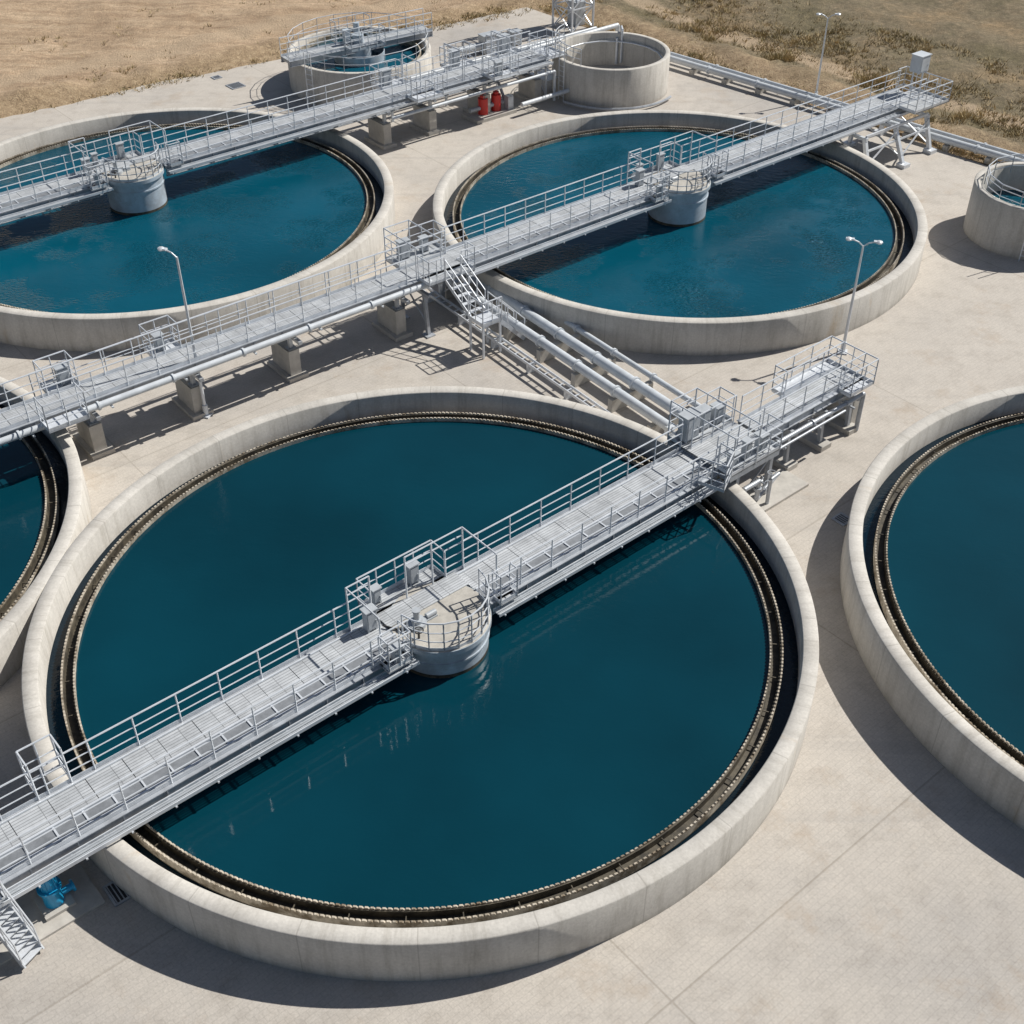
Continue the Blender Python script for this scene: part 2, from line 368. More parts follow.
def drive(e,s,t,z,R0=1.45,zb=.3):
    d=G(); d.rev([(R0,zb),(R0,z-.62),(R0+.04,z-.62),(R0+.04,z-.55),(R0,z-.55),(R0,z-.16),(R0+.1,z-.16),(R0+.1,z+.02),(R0-.02,z+.02)],64,(s,t),closed=False)
    d.obj('centre_drum',M['drum'],e)
    d=G(); d.rev([(R0+.006,WZ-.1),(R0+.006,WZ+.13)],64,(s,t),closed=False); d.obj('waterline_stain',M['algae'],e)
    d=G(); d.rev([(.01,z+.03),(R0+.08,z+.03),(R0+.08,z-.03)],64,(s,t),closed=False); d.obj('drum_top',M['drumtop'],e)
    q=G()
    a0,a1=R(186),R(358)
    pts=[(s+(R0+.03)*math.cos(a0+(a1-a0)*k/10),t+(R0+.03)*math.sin(a0+(a1-a0)*k/10),z+.01) for k in range(11)]
    q.rail(pts,sp=.7)
    for s_ in (-2.4,-1.6,-.3,.7,1.9):
        q.tube((s+s_,.84,z),(s+s_,.84,z+1.7),.03,6)
    for s_ in (-2.4,1.9): q.tube((s+s_,-.82,z),(s+s_,-.82,z+1.7),.03,6)
    for a,b in ((-2.4,-1.6),(-.3,.7),(.7,1.9)):
        for hz in (1.7,1.4): q.tube((s+a,.84,z+hz),(s+b,.84,z+hz),.025,6)
    q.tube((s-2.4,-.82,z+1.7),(s-2.4,.84,z+1.7),.03,6); q.tube((s+1.9,-.82,z+1.7),(s+1.9,.84,z+1.7),.03,6)
    q.rail([(s-1.6,.84,z),(s-1.6,1.55,z),(s+1.2,1.55,z),(s+1.2,.84,z)],sp=.75)
    q.rail([(s-2.5,-.84,z),(s-2.5,-1.3,z),(s-1.7,-1.3,z),(s-1.7,-.7,z)],sp=.5); q.rail([(s+1.75,-.8,z),(s+1.75,-1.2,z),(s+2.4,-1.2,z),(s+2.4,-.84,z)],sp=.5)
    q.obj('drive_guard_rails',M['galv'],e)
    q=G(); q.box((s-.2,1.2,z-.03),(2.8,.72,.05)); q.box((s-2.1,-1.08,z-.03),(.9,.5,.05)); q.box((s+2.1,-1.02,z-.03),(.7,.4,.05)); q.obj('side_platform',M['grate'],e,smooth=False)
    q=G(); t2=t+.15
    q.tube((s-.75,t2,z),(s-.75,t2,z+.16),.30,20); q.tube((s-.75,t2,z+.16),(s-.75,t2,z+.28),.18,20)
    q.tube((s-.75,t2,z+.28),(s-.75,t2,z+.6),.10,14); q.tube((s-.75,t2,z+.57),(s-.75,t2,z+.63),.13,14)
    q.tube((s-.4,t2,z+.16),(s-.05,t2,z+.16),.09,14); q.box((s-.3,t2,z+.05),(.5,.22,.07))
    q.obj('gear_motor',M['boxgrey'],e)
    q=G(); cabinet(q,(s-1.9,.5,z),(.42,.3,.85)); cabinet(q,(s+.3,1.35,z),(.4,.26,.8)); cabinet(q,(s-1.1,1.35,z),(.3,.24,.6)); cabinet(q,(s-2.1,-1.1,z),(.3,.24,.6)); q.obj('control_box',M['boxgrey'],e)
    q=G(); q.poly([(s-1.6,.3,z+.1),(s-1.2,t+.1,z+.06),(s-.8,t+.1,z+.06)],.03,6); q.torus((s-1.05,t-.35,z+.35),.14,.02); q.tube((s-1.05,t-.35,z),(s-1.05,t-.35,z+.36),.035,8); q.obj('conduit_and_handwheel',M['dark'],e)
def pedestal(e,s,z,w=1.5,th=.5,h=None,tc=.35):
    h=z-1.25 if h is None else h
    c=G(); c.box((s,tc,h/2-.02),(th,w,h)); c.box((s,tc,.08),(th+.4,w+.4,.2)); c.obj('pedestal',M['conc'],e,smooth=False)
    q=G()
    for t in (tc-w*.35,tc+w*.35):
        q.box((s,t,(h+z-.55)/2),(.16,.16,z-.55-h)); q.box((s,t,h+.015),(.35,.35,.03))
    q.beam((s,-1.1,z-.6),(s,1.1,z-.6),.16,.14); q.obj('trestle',M['galv2'],e)
def steelbent(e,s,z,hw=.8,spread=.3):
    q=G()
    for t in (-1,1):
        q.beam((s,t*(hw+spread),0),(s,t*hw,z-.55),.15,.15); q.box((s,t*(hw+spread),.03),(.45,.45,.06))
    q.beam((s,-hw-.4,z-.62),(s,hw+.4,z-.62),.16,.14)
    q.beam((s,-hw-spread,.5),(s,hw,z-.7),.06,.06); q.beam((s,hw+spread,.5),(s,-hw,z-.7),.06,.06)
    q.obj('support_bent',M['galv2'],e)
def stairs(e,top,bot,w=.8):
    top=Vector(top);bot=Vector(bot);d=bot-top;hd=Vector((d.x,d.y,0)).normalized();nx=Vector((-hd.y,hd.x,0))
    q=G();n=int(abs(d.z)/.2)
    for sd in (-1,1):
        o=nx*sd*w/2; q.beam(top+o,bot+o,.04,.18)
        q.tube(top+o+Vector((0,0,1)),bot+o+Vector((0,0,1)),.026,6); q.tube(top+o+Vector((0,0,.55)),bot+o+Vector((0,0,.55)),.02,6)
        for k in range(4):
            p=top.lerp(bot,k/3)+o; q.tube(p,p+Vector((0,0,1)),.024,6)
    for k in range(1,n+1):
        p=top.lerp(bot,k/(n+.5)); q.box(p,(.2,w,.03),math.atan2(hd.y,hd.x))
    q.obj('stairs',M['galv'],e)

# --- bridge over the nearest tank
eA=empty('clarifier_bridge',(-2.6,27.1,0),R(40.2))
span(eA,-18,12.0,2.0,hw=.85,gaps=[('f',-1.4,1.4)],gd=.42,cut=(-1.3,1.75))
drive(eA,.2,-.42,2.0,1.46)
q=G(); q.box((13.3,0,2.12),(2.6,3.0,.06)); q.obj('landing_deck',M['grate'],eA,smooth=False)
q=G(); q.rail([(12,-.9,2.15),(12,-1.5,2.15),(14.6,-1.5,2.15),(14.6,-.8,2.15)],sp=.65); q.rail([(12,.9,2.15),(12,1.5,2.15),(14.6,1.5,2.15),(14.6,.8,2.15)],sp=.65)
for s_,t_ in ((12,-1.5),(12,1.5),(13.3,1.5),(13.3,-1.5)): q.tube((s_,t_,2.1),(s_,t_,3.75),.03,6)
q.poly([(12,-1.5,3.75),(12,1.5,3.75),(13.3,1.5,3.75),(13.3,-1.5,3.75),(12,-1.5,3.75)],.026,6); q.tube((13.3,1.5,3.4),(12,1.5,3.4),.02,6)
q.rail([(12.2,.55,2.15),(14.4,.55,2.15)],h=1.3,sp=.5); q.rail([(12.2,-.6,2.15),(14.4,-.6,2.15)],h=1.1,sp=.5)
q.rail([(12.0,-1.5,2.15),(11.2,-1.9,2.1),(11.0,-.9,2.0)],sp=.5); q.obj('landing_handrails',M['galv'],eA)
q=G()
for t in (-1.45,1.45): q.beam((12,t,1.98),(14.6,t,1.98),.1,.2)
for s in (12.05,13.3,14.55): q.beam((s,-1.4,1.97),(s,1.4,1.97),.1,.18)
for s in (12.6,14.4):
    for t in (-1.3,1.3): q.beam((s,t,0),(s,t,1.88),.16,.16); q.box((s,t,.04),(.5,.5,.08))
q.beam((12.6,-1.3,.3),(14.4,-1.3,1.8),.06,.06)
q.obj('landing_frame',M['galv2'],eA)
q=G(); cabinet(q,(12.55,1.05,2.15),(.8,.5,1.15)); cabinet(q,(13.4,1.15,2.15),(.5,.4,.9)); cabinet(q,(14.1,1.1,2.15),(.45,.4,.75)); cabinet(q,(14.0,-1.1,2.15),(.45,.35,.7)); cabinet(q,(12.5,-1.1,2.15),(.4,.3,.55)); cabinet(q,(13.2,-1.1,2.15),(.3,.3,.8)); q.obj('switch_cabinets',M['boxgrey'],eA)
q=G(); q.poly([(15,-1.25,.6),(13.4,-1.7,.6),(13.4,-1.7,1.4),(12.6,-1.7,1.4),(12.6,-1.7,.1)],.09,12); q.tube((13.4,-1.7,1.0),(13.4,-1.7,1.12),.16,14); q.torus((13.4,-2.0,1.4),.18,.022,'Y'); q.tube((13.4,-1.7,1.4),(13.4,-2.0,1.4),.03,8)
q.poly([(14.5,-1.7,1.2),(14.0,-1.75,1.2),(14.0,-1.75,.1)],.07,10); q.torus((14.0,-1.75,1.5),.15,.02); q.tube((14,-1.75,1.2),(14,-1.75,1.5),.03,8); q.obj('valve_manifold',M['galv2'],eA)
e2=empty('access_walkway',(-2.6,27.1,0),R(40.2))
span(e2,14.7,20.5,2.2,hw=.5,tray=False,gd=.3,lanes=False)
q=G(); q.tube((14.5,-.9,1.75),(20.3,-.9,1.75),.09,12); q.tube((14.5,-1.12,1.68),(18.9,-1.12,1.68),.05,12)
for s in (15.2,17.2,19.2): q.tube((s,-.9,1.75),(s+.07,-.9,1.75),.14,12); q.beam((s+.2,-1.2,1.6),(s+.2,-.5,1.6),.07,.07)
q.poly([(20.3,-.9,1.75),(20.3,-.9,.05)],.09,12); q.obj('service_pipes',M['galv2'],e2)
q=G(); q.rail([(20.5,-.52,2.2),(20.5,.52,2.2)],sp=.5); q.rail([(17.2,.52,2.2),(17.2,1.1,2.2),(20.5,1.1,2.2),(20.5,.52,2.2)]); q.box((18.85,.82,2.17),(3.3,.55,.05))
q.rail([(19.1,-.52,2.2),(19.1,-1.1,2.2),(20.5,-1.1,2.2),(20.5,-.52,2.2)],sp=.6); q.box((19.8,-.82,2.17),(1.4,.5,.05)); q.obj('end_platform_rails',M['galv'],e2)
for s in (16.4,18.4,20.1): steelbent(e2,s,2.2,.5,.1)
c=G()
for s in (16.4,18.4,20.1): c.box((s,-.1,.1),(.6,1.7,.22))
c.box((20.5,0,.75),(.4,1.2,1.3)); c.obj('footings',M['conc'],e2,smooth=False)

q=G()
for s in (-12.6,-14.6,-16.6):
    for t in (-.8,.8): q.beam((s,t,0),(s,t,1.5),.16,.16); q.box((s,t,.04),(.45,.45,.08))
    q.beam((s,-.9,1.45),(s,.9,1.45),.14,.12)
q.obj('support_posts',M['galv2'],eA)
stairs(eA,(-14.05,-1.15,1.95),(-13.75,-1.95,.1),.6)
q=G()
for s_ in (-11.9,-11.0):
    for t_ in (.87,1.5): q.tube((s_,t_,2),(s_,t_,3.3),.03,6)
q.rail([(-11.9,.87,2),(-11.9,1.5,2),(-11.0,1.5,2),(-11,.87,2)],h=1.3,sp=.5)
q.box((-14.4,-1.15,1.97),(1.2,.5,.05)); q.rail([(-13.7,-1.4,2),(-13.7,-.87,2)],sp=.5); q.obj('access_gate',M['galv'],eA)

# --- long bridge line crossing left tank and back right tank
eB=empty('clarifier_bridge',(-17.8,36.8,0),R(38.6))
span(eB,-22,-7.5,2.6,hw=.8,tray=False,pipe=True,toe=True)
span(eB,-7.5,19.5,2.6,hw=.58,tray=False,pipe=True,gd=.36,gaps=[('n',16.6,19.5)],lanes=False)
span(eB,19.5,51.6,2.6,hw=.85,gd=.5,gaps=[('f',31.4,34.3)],cut=(31.5,34.55))
drive(eB,33.0,-.38,2.6,1.42,.5)
drive(eB,-10.6,-.3,2.6,1.42,.5)
for s in (2.4,6.6,11.0,16.3): pedestal(eB,s,2.6)
q=G()
for s in (1.3,5.5): q.rail([(s,.6,2.6),(s,1.4,2.6),(s+1.2,1.4,2.6),(s+1.2,.6,2.6)],sp=.6); q.box((s+.6,1.0,2.57),(1.2,.8,.05))
q.rail([(.4,-.95,2.6),(.4,-1.7,2.6),(1.9,-1.7,2.6),(1.9,-.95,2.6)],sp=.6,h=1.1); q.box((1.15,-1.3,2.57),(1.5,.8,.05))
q.rail([(1.,1.3,2.2),(16.8,1.3,2.2)],sp=1.4,toe=False,mids=(.55,)); q.beam((1,1.3,2.18),(16.8,1.3,2.18),.18,.06)
for i in range(11): q.beam((1.3+i*1.4,.6,2.15),(1.3+i*1.4,1.35,2.15),.06,.06)
q.obj('side_platforms',M['galv'],eB)
q=G(); cabinet(q,(2.1,1.0,2.6),(.5,.4,.8)); cabinet(q,(6.0,1.0,2.6),(.4,.35,.7)); q.obj('junction_boxes',M['boxgrey'],eB)
q=G(); q.box((18.4,-.95,2.57),(2.4,.9,.05)); q.box((18.4,1.2,2.57),(2.6,1.1,.05)); q.obj('junction_deck',M['grate'],eB,smooth=False)
q=G(); q.rail([(17.1,.7,2.6),(17.1,1.75,2.6),(19.7,1.75,2.6),(19.7,.9,2.6)],sp=.65); q.rail([(17.2,-.6,2.6),(17.2,-1.4,2.6),(18.0,-1.4,2.6)],sp=.5); q.rail([(18.9,-1.4,2.6),(19.6,-1.4,2.6),(19.6,-.9,2.6)],sp=.5)
for s_ in (17.1,18.4): q.tube((s_,1.75,2.6),(s_,1.75,4.1),.028,6); q.tube((s_,-.6,2.6),(s_,-.6,4.1),.028,6); q.tube((s_,-.6,4.1),(s_,1.75,4.1),.028,6)
q.tube((17.1,1.75,4.1),(18.4,1.75,4.1),.028,6); q.tube((17.1,-.6,4.1),(18.4,-.6,4.1),.028,6)
q.box((18.45,-3.6,1.55),(1.0,1.0,.05)); q.rail([(17.95,-3.1,1.58),(17.95,-4.1,1.58),(18.95,-4.1,1.58)],sp=.5)
for a in (18.0,18.9):
    for b in (-3.15,-4.05): q.beam((a,b,0),(a,b,1.53),.08,.08)
q.obj('junction_handrails',M['galv'],eB)
q=G(); cabinet(q,(17.8,1.4,2.6),(.6,.35,.9)); cabinet(q,(18.9,1.4,2.6),(.4,.3,.7)); q.obj('junction_cabinet',M['boxgrey'],eB)
stairs(eB,(18.45,-1.4,2.55),(18.45,-3.1,1.6),.8)
stairs(eB,(18.9,-3.6,1.55),(20.3,-3.6,.1),.75)
for s in (17.3,19.5): steelbent(eB,s,2.6,.8,.2)
q=G()
for s,ft in ((45.8,-2.3),(48.4,-2.6),(51.2,-2.3)):
    for ta,tb in ((-1.6,ft),(.95,1.2)):
        q.beam((s,tb,0),(s,ta,2.0),.2,.2); q.box((s,tb,.1),(.55,.55,.2))
    q.beam((s,-1.8,1.92),(s,1.2,1.92),.18,.16); q.beam((s,ft+.15,.4),(s,.9,1.8),.07,.07)
q.beam((45.8,-2.1,.6),(48.4,-1.8,1.8),.07,.07);q.beam((48.4,-2.4,.6),(51.2,-1.8,1.8),.07,.07);q.beam((45.8,-1.9,1.3),(51.2,-1.9,1.3),.1,.1); q.beam((45.8,-1.7,2.05),(51.2,-1.7,2.05),.1,.14)
q.obj('end_tower',M['galv'],eB)
q=G(); q.box((50.8,-.9,2.6),(3.0,2.4,.06)); q.obj('end_landing',M['grate'],eB,smooth=False)
q=G(); q.rail([(49.3,-1.0,2.63),(49.3,-2.1,2.63),(52.3,-2.1,2.63),(52.3,1.0,2.63),(51.6,1.0,2.63)],sp=.7)
for s_,t_ in ((52.0,.3),(52.0,-.3)): q.tube((s_,t_,2.6),(s_,t_,3.9),.05,8)
for s_ in (49.3,50.8): q.tube((s_,-2.1,2.6),(s_,-2.1,4.2),.03,6)
q.tube((49.3,-2.1,4.2),(50.8,-2.1,4.2),.03,6)
q.obj('landing_handrails',M['galv'],eB)
q=G(); cabinet(q,(52.0,0,3.75),(.95,.8,1.05)); q.obj('control_cabinet',M['white'],eB)
pedestal(eB,-20,2.6)

# --- bridge of back left tank
eC=empty('clarifier_bridge',(-24.25,54.6,0),R(39.4))
span(eC,-7,33.5,2.6,hw=.85,gd=.5,gaps=[('f',4.9,7.8)],cut=(5.0,8.05))
drive(eC,6.5,-.45,2.6,1.42,.5)
for s in (21.6,24.8,28.8,32.8): pedestal(eC,s,2.6,w=1.6,tc=.0)
q=G()
for s in (22.5,27.5,31): q.rail([(s,.87,2.6),(s,2.0,2.6),(s+1.8,2.0,2.6),(s+1.8,.87,2.6)],sp=.6); q.box((s+.9,1.4,2.57),(1.8,1.1,.05))
for s in (23,28.5): q.rail([(s,-.87,2.6),(s,-1.9,2.6),(s+1.8,-1.9,2.6),(s+1.8,-.87,2.6)],sp=.6); q.box((s+.9,-1.4,2.57),(1.8,1.1,.05))
for s in (24,27,30.5):
    for t in (-1,1): q.tube((s,t*.87,2.6),(s,t*.87,4.3),.035,6)
    q.tube((s,-.87,4.3),(s,.87,4.3),.035,6)
q.obj('side_platforms',M['galv'],eC)
q=G(); cabinet(q,(23.2,1.5,2.6),(.7,.5,.9)); cabinet(q,(28.2,1.5,2.6),(.6,.5,1.0)); cabinet(q,(31.9,1.5,2.6),(.8,.5,1.1)); cabinet(q,(29.2,-1.4,2.6),(.5,.4,.8)); q.obj('cabinets',M['boxgrey'],eC)
q=G(); q.tube((22,2.5,1.9),(42.5,2.5,1.9),.15,12); q.tube((26,3.0,1.9),(41,3.0,1.9),.10,12); q.tube((42.5,2.5,1.9),(42.5,2.5,.05),.15,12); q.tube((41,3.0,1.9),(41,3.0,.05),.1,12)
q.poly([(30.5,-2.0,.7),(34.5,-2.0,.7)],.13,12); q.poly([(21.5,-1.5,1.9),(33.5,-1.5,1.9),(33.5,-1.5,.1)],.09,12)
for s in (24,28,32,36,40): q.beam((s,2.2,0),(s,2.2,1.7),.12,.12); q.beam((s,2.1,1.7),(s,3.2,1.7),.1,.1)
q.obj('pipe_rack',M['white'],eC)
p=empty('valve_skid',(-1.35,72.6,0),R(39.4))
q=G(); q.box((0,0,.1),(3.0,1.5,.2)); q.obj('plinth',M['conc'],p,smooth=False)
q=G()
for s in (-.5,.5): q.tube((s,0,.2),(s,0,1.15),.30,16); q.tube((s,0,1.15),(s,0,1.32),.18,14); q.torus((s,0,1.5),.2,.03); q.tube((s,0,1.3),(s,0,1.5),.04,8)
q.obj('red_valves',M['red'],p)
q=G(); q.tube((-1.5,0,.6),(1.5,0,.6),.14,12); q.poly([(1.2,0,.6),(1.2,.6,1.5),(1.2,1.6,1.5)],.09,10); q.box((1.25,-.3,.6),(.4,.4,.8)); q.obj('skid_pipe',M['galv2'],p)

eD=empty('clarifier_bridge',(TD[0],TD[1],0),R(40)); span(eD,-.6,14,2.0,hw=.8); drive(eD,.3,0,2.0)
steelbent(eD,13,2.0)

# ------------------------------------------------------------------ process pipes between bridges
pe=empty('pipeline',(0,0,0))
q=G()
for a,b,z,r in (((-3.2,50.7),(5.6,39.1),.85,.2),((-2.4,51.3),(6.4,39.7),.85,.22),((-1.6,51.9),(7.2,40.3),.75,.12)):
    a=Vector((*a,z));b=Vector((*b,z)); q.tube(a,b,r,18); d=(b-a).normalized()
    for k in range(1,6):
        p0=a.lerp(b,k/6); q.tube(p0-d*.05,p0+d*.05,r+.06,18)
    q.tube(b,b+d*.7,r,18); q.tube(b+d*.7+Vector((0,0,.1)),b+d*.7-Vector((0,0,z)),r,18)
    q.tube(a,a+Vector((0,0,-z)),r,18)
q.obj('pipes',M['white'],pe)
c=G()
for k in range(7):
    x=-3.0+8.8*k/6.3+.8; y=51-11.7*k/6.3-.2
    c.box((x,y,.3),(2.2,.25,.58),R(37))
c.obj('pipe_saddles',M['conc'],pe,smooth=False)
q=G()
d=Vector((8.8,-11.7,0)).normalized(); nn=Vector((-d.y,d.x,0))
for o in (-.8,-1.15): q.beam(Vector((-3.2,50.7,.5))+nn*o,Vector((4.6,40.3,.5))+nn*o,.04,.12)
for k in range(26):
    p0=Vector((-3.2,50.7,.5))+d*(k*.5); q.beam(p0-nn*.8,p0-nn*1.15,.05,.03)
for k in range(6):
    p0=Vector((-3.2,50.7,.2))+d*(k*2.5+.4)-nn*.97; q.box(p0,(.12,.35,.42),R(-53))
q.obj('cable_ladder',M['galv'],pe)

pe=empty('pipeline',(0,0,0)); q=G()
for o,r in ((0,.2),(.75,.13)):
    a=Vector((9.9+o*.77,81.6+o*.64,.5)); b=Vector((34+o*.77,58.5+o*.64,.5)); q.tube(a,b,r,14); dd=(b-a).normalized()
    for k in range(1,9): p0=a.lerp(b,k/9); q.tube(p0,p0+dd*.1,r+.06,14)
q.obj('pipes',M['white'],pe)
c=G()
for k in range(14):
    t=k/13.; c.box((9.9+24.1*t+.3,81.6-23.1*t+.25,.14),(1.4,.3,.32),R(45))
c.obj('pipe_saddles',M['conc'],pe,smooth=False)

# ------------------------------------------------------------------ small round tanks
def small_tank(name,x,y,r,h,rz=0,water=None,railing='ring',bridge=False,ladder=None):
    e=empty(name,(x,y,0),rz)
    w=G(); w.rev([(r,-.1),(r,h-.03),(r-.03,h),(r-.27,h),(r-.3,h-.03),(r-.3,.1)],96,closed=False); w.obj('tank_wall',M['wall'],e,uvr=r)
    f=G(); f.rev([(.01,.3),(r-.2,.3)],48,closed=False); f.obj('tank_floor',M['conc'],e)
    if water is not None: f=G(); f.rev([(.01,water),(r-.29,water)],64,closed=False); f.obj('water_surface',M['water2'],e)
    q=G()
    if railing=='ring':
        n=22; q.rail([((r-.15)*math.cos(2*math.pi*k/n),(r-.15)*math.sin(2*math.pi*k/n),h) for k in range(n+1)],h=.9,sp=1.5,toe=False,mids=(.45,),r=.02)
    elif railing=='in':
        n=14; q.rail([((r-.5)*math.cos(2*math.pi*k/n),(r-.5)*math.sin(2*math.pi*k/n),h-.35) for k in range(n+1)],h=.95,sp=1.3,toe=False)
    elif railing=='arc':
        q.rail([((r-.15)*math.cos(R(145+10*k)),(r-.15)*math.sin(R(145+10*k)),h) for k in range(10)],h=.95,sp=1.3,toe=False)
        q.poly([((r-.45)*math.cos(R(20*k)),(r-.45)*math.sin(R(20*k)),h-.5) for k in range(19)],.05,8)
        q.poly([(.6,r-.45,h-.3),(.6,r-.45,.4)],.09,10); q.poly([(.9,r+.25,.1),(.9,r+.25,h+.2),(.9,r-.5,h+.2),(.9,r-.5,.5)],.08,10)
    if ladder is not None:
        a=ladder; c,s=math.cos(a),math.sin(a); tx=Vector((-s,c,0)); o=Vector((c*(r+.18),s*(r+.18),0))
        for sd in (-.25,.25): q.tube(o+tx*sd,o+tx*sd+Vector((0,0,h+1)),.03,6)
        for k in range(int(h/.3)): q.tube(o-tx*.25+Vector((0,0,.3*(k+1))),o+tx*.25+Vector((0,0,.3*(k+1))),.02,6)
    if q.v: q.obj('handrail_and_ladder',M['galv'],e)
    if bridge:
        span(e,-r-.6,r+.6,h+.35,hw=.5,tray=False,gd=.3,lanes=False)
        d=G(); d.tube((0,0,.3),(0,0,h+.2),.8,24); d.rev([(1.6,water-.3),(1.6,h-.1),(1.55,h-.1),(1.55,water-.3)],40,closed=False)
        d.tube((0,0,h+.35),(0,0,h+.9),.35,16); d.tube((.1,.3,h+.9),(.1,.3,h+1.5),.18,12); d.box((-.7,.2,h+.85),(.4,.35,.8)); d.obj('feed_well',M['drum'],e)
        g2=G(); g2.rail([(-1.2,.55,h+.35),(-1.2,1.3,h+.35),(1.2,1.3,h+.35),(1.2,.55,h+.35)],sp=.6,h=1.3); g2.rail([(-1.2,-.55,h+.35),(-1.2,-1.3,h+.35),(1.2,-1.3,h+.35),(1.2,-.55,h+.35)],sp=.6,h=1.1); g2.obj('drive_rails',M['galv'],e)
        g2=G(); g2.rev([(r-.7,h-.5),(r-.7,h-.2),(r-.62,h-.2),(r-.62,h-.5)],64); g2.obj('inner_weir',M['weir'],e)
    return e
small_tank('thickener_tank',-9.6,78.2,4.5,2.1,R(35),water=1.5,railing='ring',bridge=True,ladder=R(200))
small_tank('storage_tank',6.15,77.2,3.65,2.35,0,railing='arc',ladder=R(215))
small_tank('storage_tank',25.8,56.7,3.05,2.5,0,water=1.1,railing='in',ladder=R(250))
e=empty('access_platform',(2.1,76.1,0),R(-50))
q=G()
for a in (-.8,.8):
    for b in (-.7,.7): q.beam((a,b,0),(a,b,2.5),.1,.1)
q.beam((-.8,-.7,.3),(-.8,.7,2.3),.05,.05);q.beam((.8,-.7,.3),(-.8,-.7,2.3),.05,.05)
q.box((0,0,2.5),(1.8,1.6,.06)); q.rail([(-.85,-.75,2.5),(.85,-.75,2.5),(.85,.75,2.5),(-.85,.75,2.5),(-.85,-.75,2.5)],sp=.6); q.box((0,0,1.2),(1.7,1.5,.05)); q.obj('platform_frame',M['galv'],e)
e=empty('drain_pipe',(6.15,77.2,0)); q=G(); q.torus((0,0,.2),4.2,.08,'Z',24,R(225),R(330)); q.obj('pipe',M['galv2'],e)

e=empty('lattice_tower',(4.3,89.3,0),R(40)); q=G(); W=1.0
for a in (-W,W):
    for b in (-W,W): q.beam((a,b,0),(a,b,9),.12,.12)
for k in range(6):
    z=k*1.5
    for (x0,y0),(x1,y1) in (((-W,-W),(W,-W)),((W,-W),(W,W)),((W,W),(-W,W)),((-W,W),(-W,-W))):
        q.beam((x0,y0,z+1.5),(x1,y1,z+1.5),.08,.08); q.beam((x0,y0,z),(x1,y1,z+1.5),.06,.06); q.beam((x1,y1,z),(x0,y0,z+1.5),.06,.06)
q.box((0,0,3),(2.1,2.1,.06)); q.box((0,0,6),(2.1,2.1,.06)); q.obj('frame',M['galv'],e)
q=G(); q.tube((-.2,0,3),(-.2,0,5),.5,16); q.box((.6,.3,.8),(.9,.9,1.6)); q.obj('equipment',M['boxgrey'],e)
e=empty('equipment_skid',(-1.5,84,0),R(35)); q=G(); cabinet(q,(0,0,0),(1.6,.8,1.3)); cabinet(q,(2.2,.2,0),(.9,.7,1.0)); q.tube((-2.5,0,.5),(-.8,0,.5),.25,14); q.obj('boxes',M['boxgrey'],e)

# ------------------------------------------------------------------ street lamps
def lamp(x,y,h,rz,double=False):
    e=empty('street_lamp',(x,y,0),rz); q=G()
    q.tube((0,0,0),(0,0,h),.07,12,.042); q.tube((0,0,0),(0,0,.5),.11,12); q.box((0,0,.03),(.4,.4,.06))
    sides=(1,-1) if double else (1,)
    for s in sides:
        q.poly([(0,0,h-.03),(s*.2,0,h+.14),(s*.45,0,h+.22)],.028,8)
        q.rev([(.01,h+.29),(.09,h+.28),(.14,h+.23),(.13,h+.19),(.01,h+.19)],14,(s*.6,0),closed=False)
        q.box((s*.55,0,h+.235),(.34,.15,.06))
    q.obj('pole_and_head',M['galv'],e)
    b=G()
    for s in sides: b.box((s*.6,0,h+.183),(.2,.11,.015))
    b.obj('lens',M['lens'],e)
lamp(-12.2,40.6,6.95,R(160)); lamp(14.2,45.4,5.0,R(165),True); lamp(18.75,75.1,4.9,R(0),True)

# blue pump by lower-left stair
e=empty('pump',(-11.75,18.3,0),R(40)); q=G()
q.tube((0,0,.08),(0,0,.75),.25,20); q.tube((0,0,.75),(0,0,.83),.31,20); q.tube((0,0,.83),(0,0,1.3),.22,20); q.tube((0,0,1.3),(0,0,1.38),.25,20)
q.tube((0,0,.35),(.5,0,.35),.1,12); q.tube((.5,0,.35),(.56,0,.35),.17,12)
for k in range(12): a=k*math.pi/6; q.beam((.23*math.cos(a),.23*math.sin(a),.86),(.23*math.cos(a),.23*math.sin(a),1.27),.03,.02)
q.obj('pump_body',M['blue'],e); q=G(); q.box((0,0,.12),(.8,.8,.12)); q.obj('pump_base',M['conc'],e,smooth=False)

def hatch(x,y,w,l,rz):
    e=empty('drain_grate',(x,y,0),rz); q=G(); q.box((0,0,.008),(w,l,.02)); q.obj('pit_shade',M['dark'],e,smooth=False)  # thin plate on the paving; its dark colour stands in for pit shade
    q=G()
    for k in range(int(w/.1)): q.box((-w/2+.06+k*.1,0,.03),(.03,l-.04,.025))
    for s in (-1,1): q.box((s*w/2,0,.028),(.06,l+.06,.04)); q.box((0,s*l/2,.026),(w,.06,.036))
    q.obj('bars',M['galv2'],e)
hatch(-10.15,18.75,.7,.7,R(40)); hatch(-17.5,77.5,.9,.9,R(40)); hatch(-19,79.0,.5,.5,R(40)); hatch(11.8,34.0,.5,.5,R(40))
def slab(x,y,w,l,rz,h=.12):
    e=empty('equipment_plinth',(x,y,0),rz); q=G(); q.box((0,0,h/2),(w,l,h)); q.obj('slab',M['conc'],e,smooth=False); return e
slab(9.4,35.5,3.0,1.3,R(40)); slab(-12.2,17.9,3.2,1.5,R(40),.08)
e=empty('hydrant_valve',(9.0,35.6,.12),R(40)); q=G(); q.tube((0,0,0),(0,0,.45),.09,12); q.tube((-.25,0,.3),(.25,0,.3),.08,12); q.torus((0,0,.55),.14,.02); q.tube((0,0,.45),(0,0,.56),.03,8)
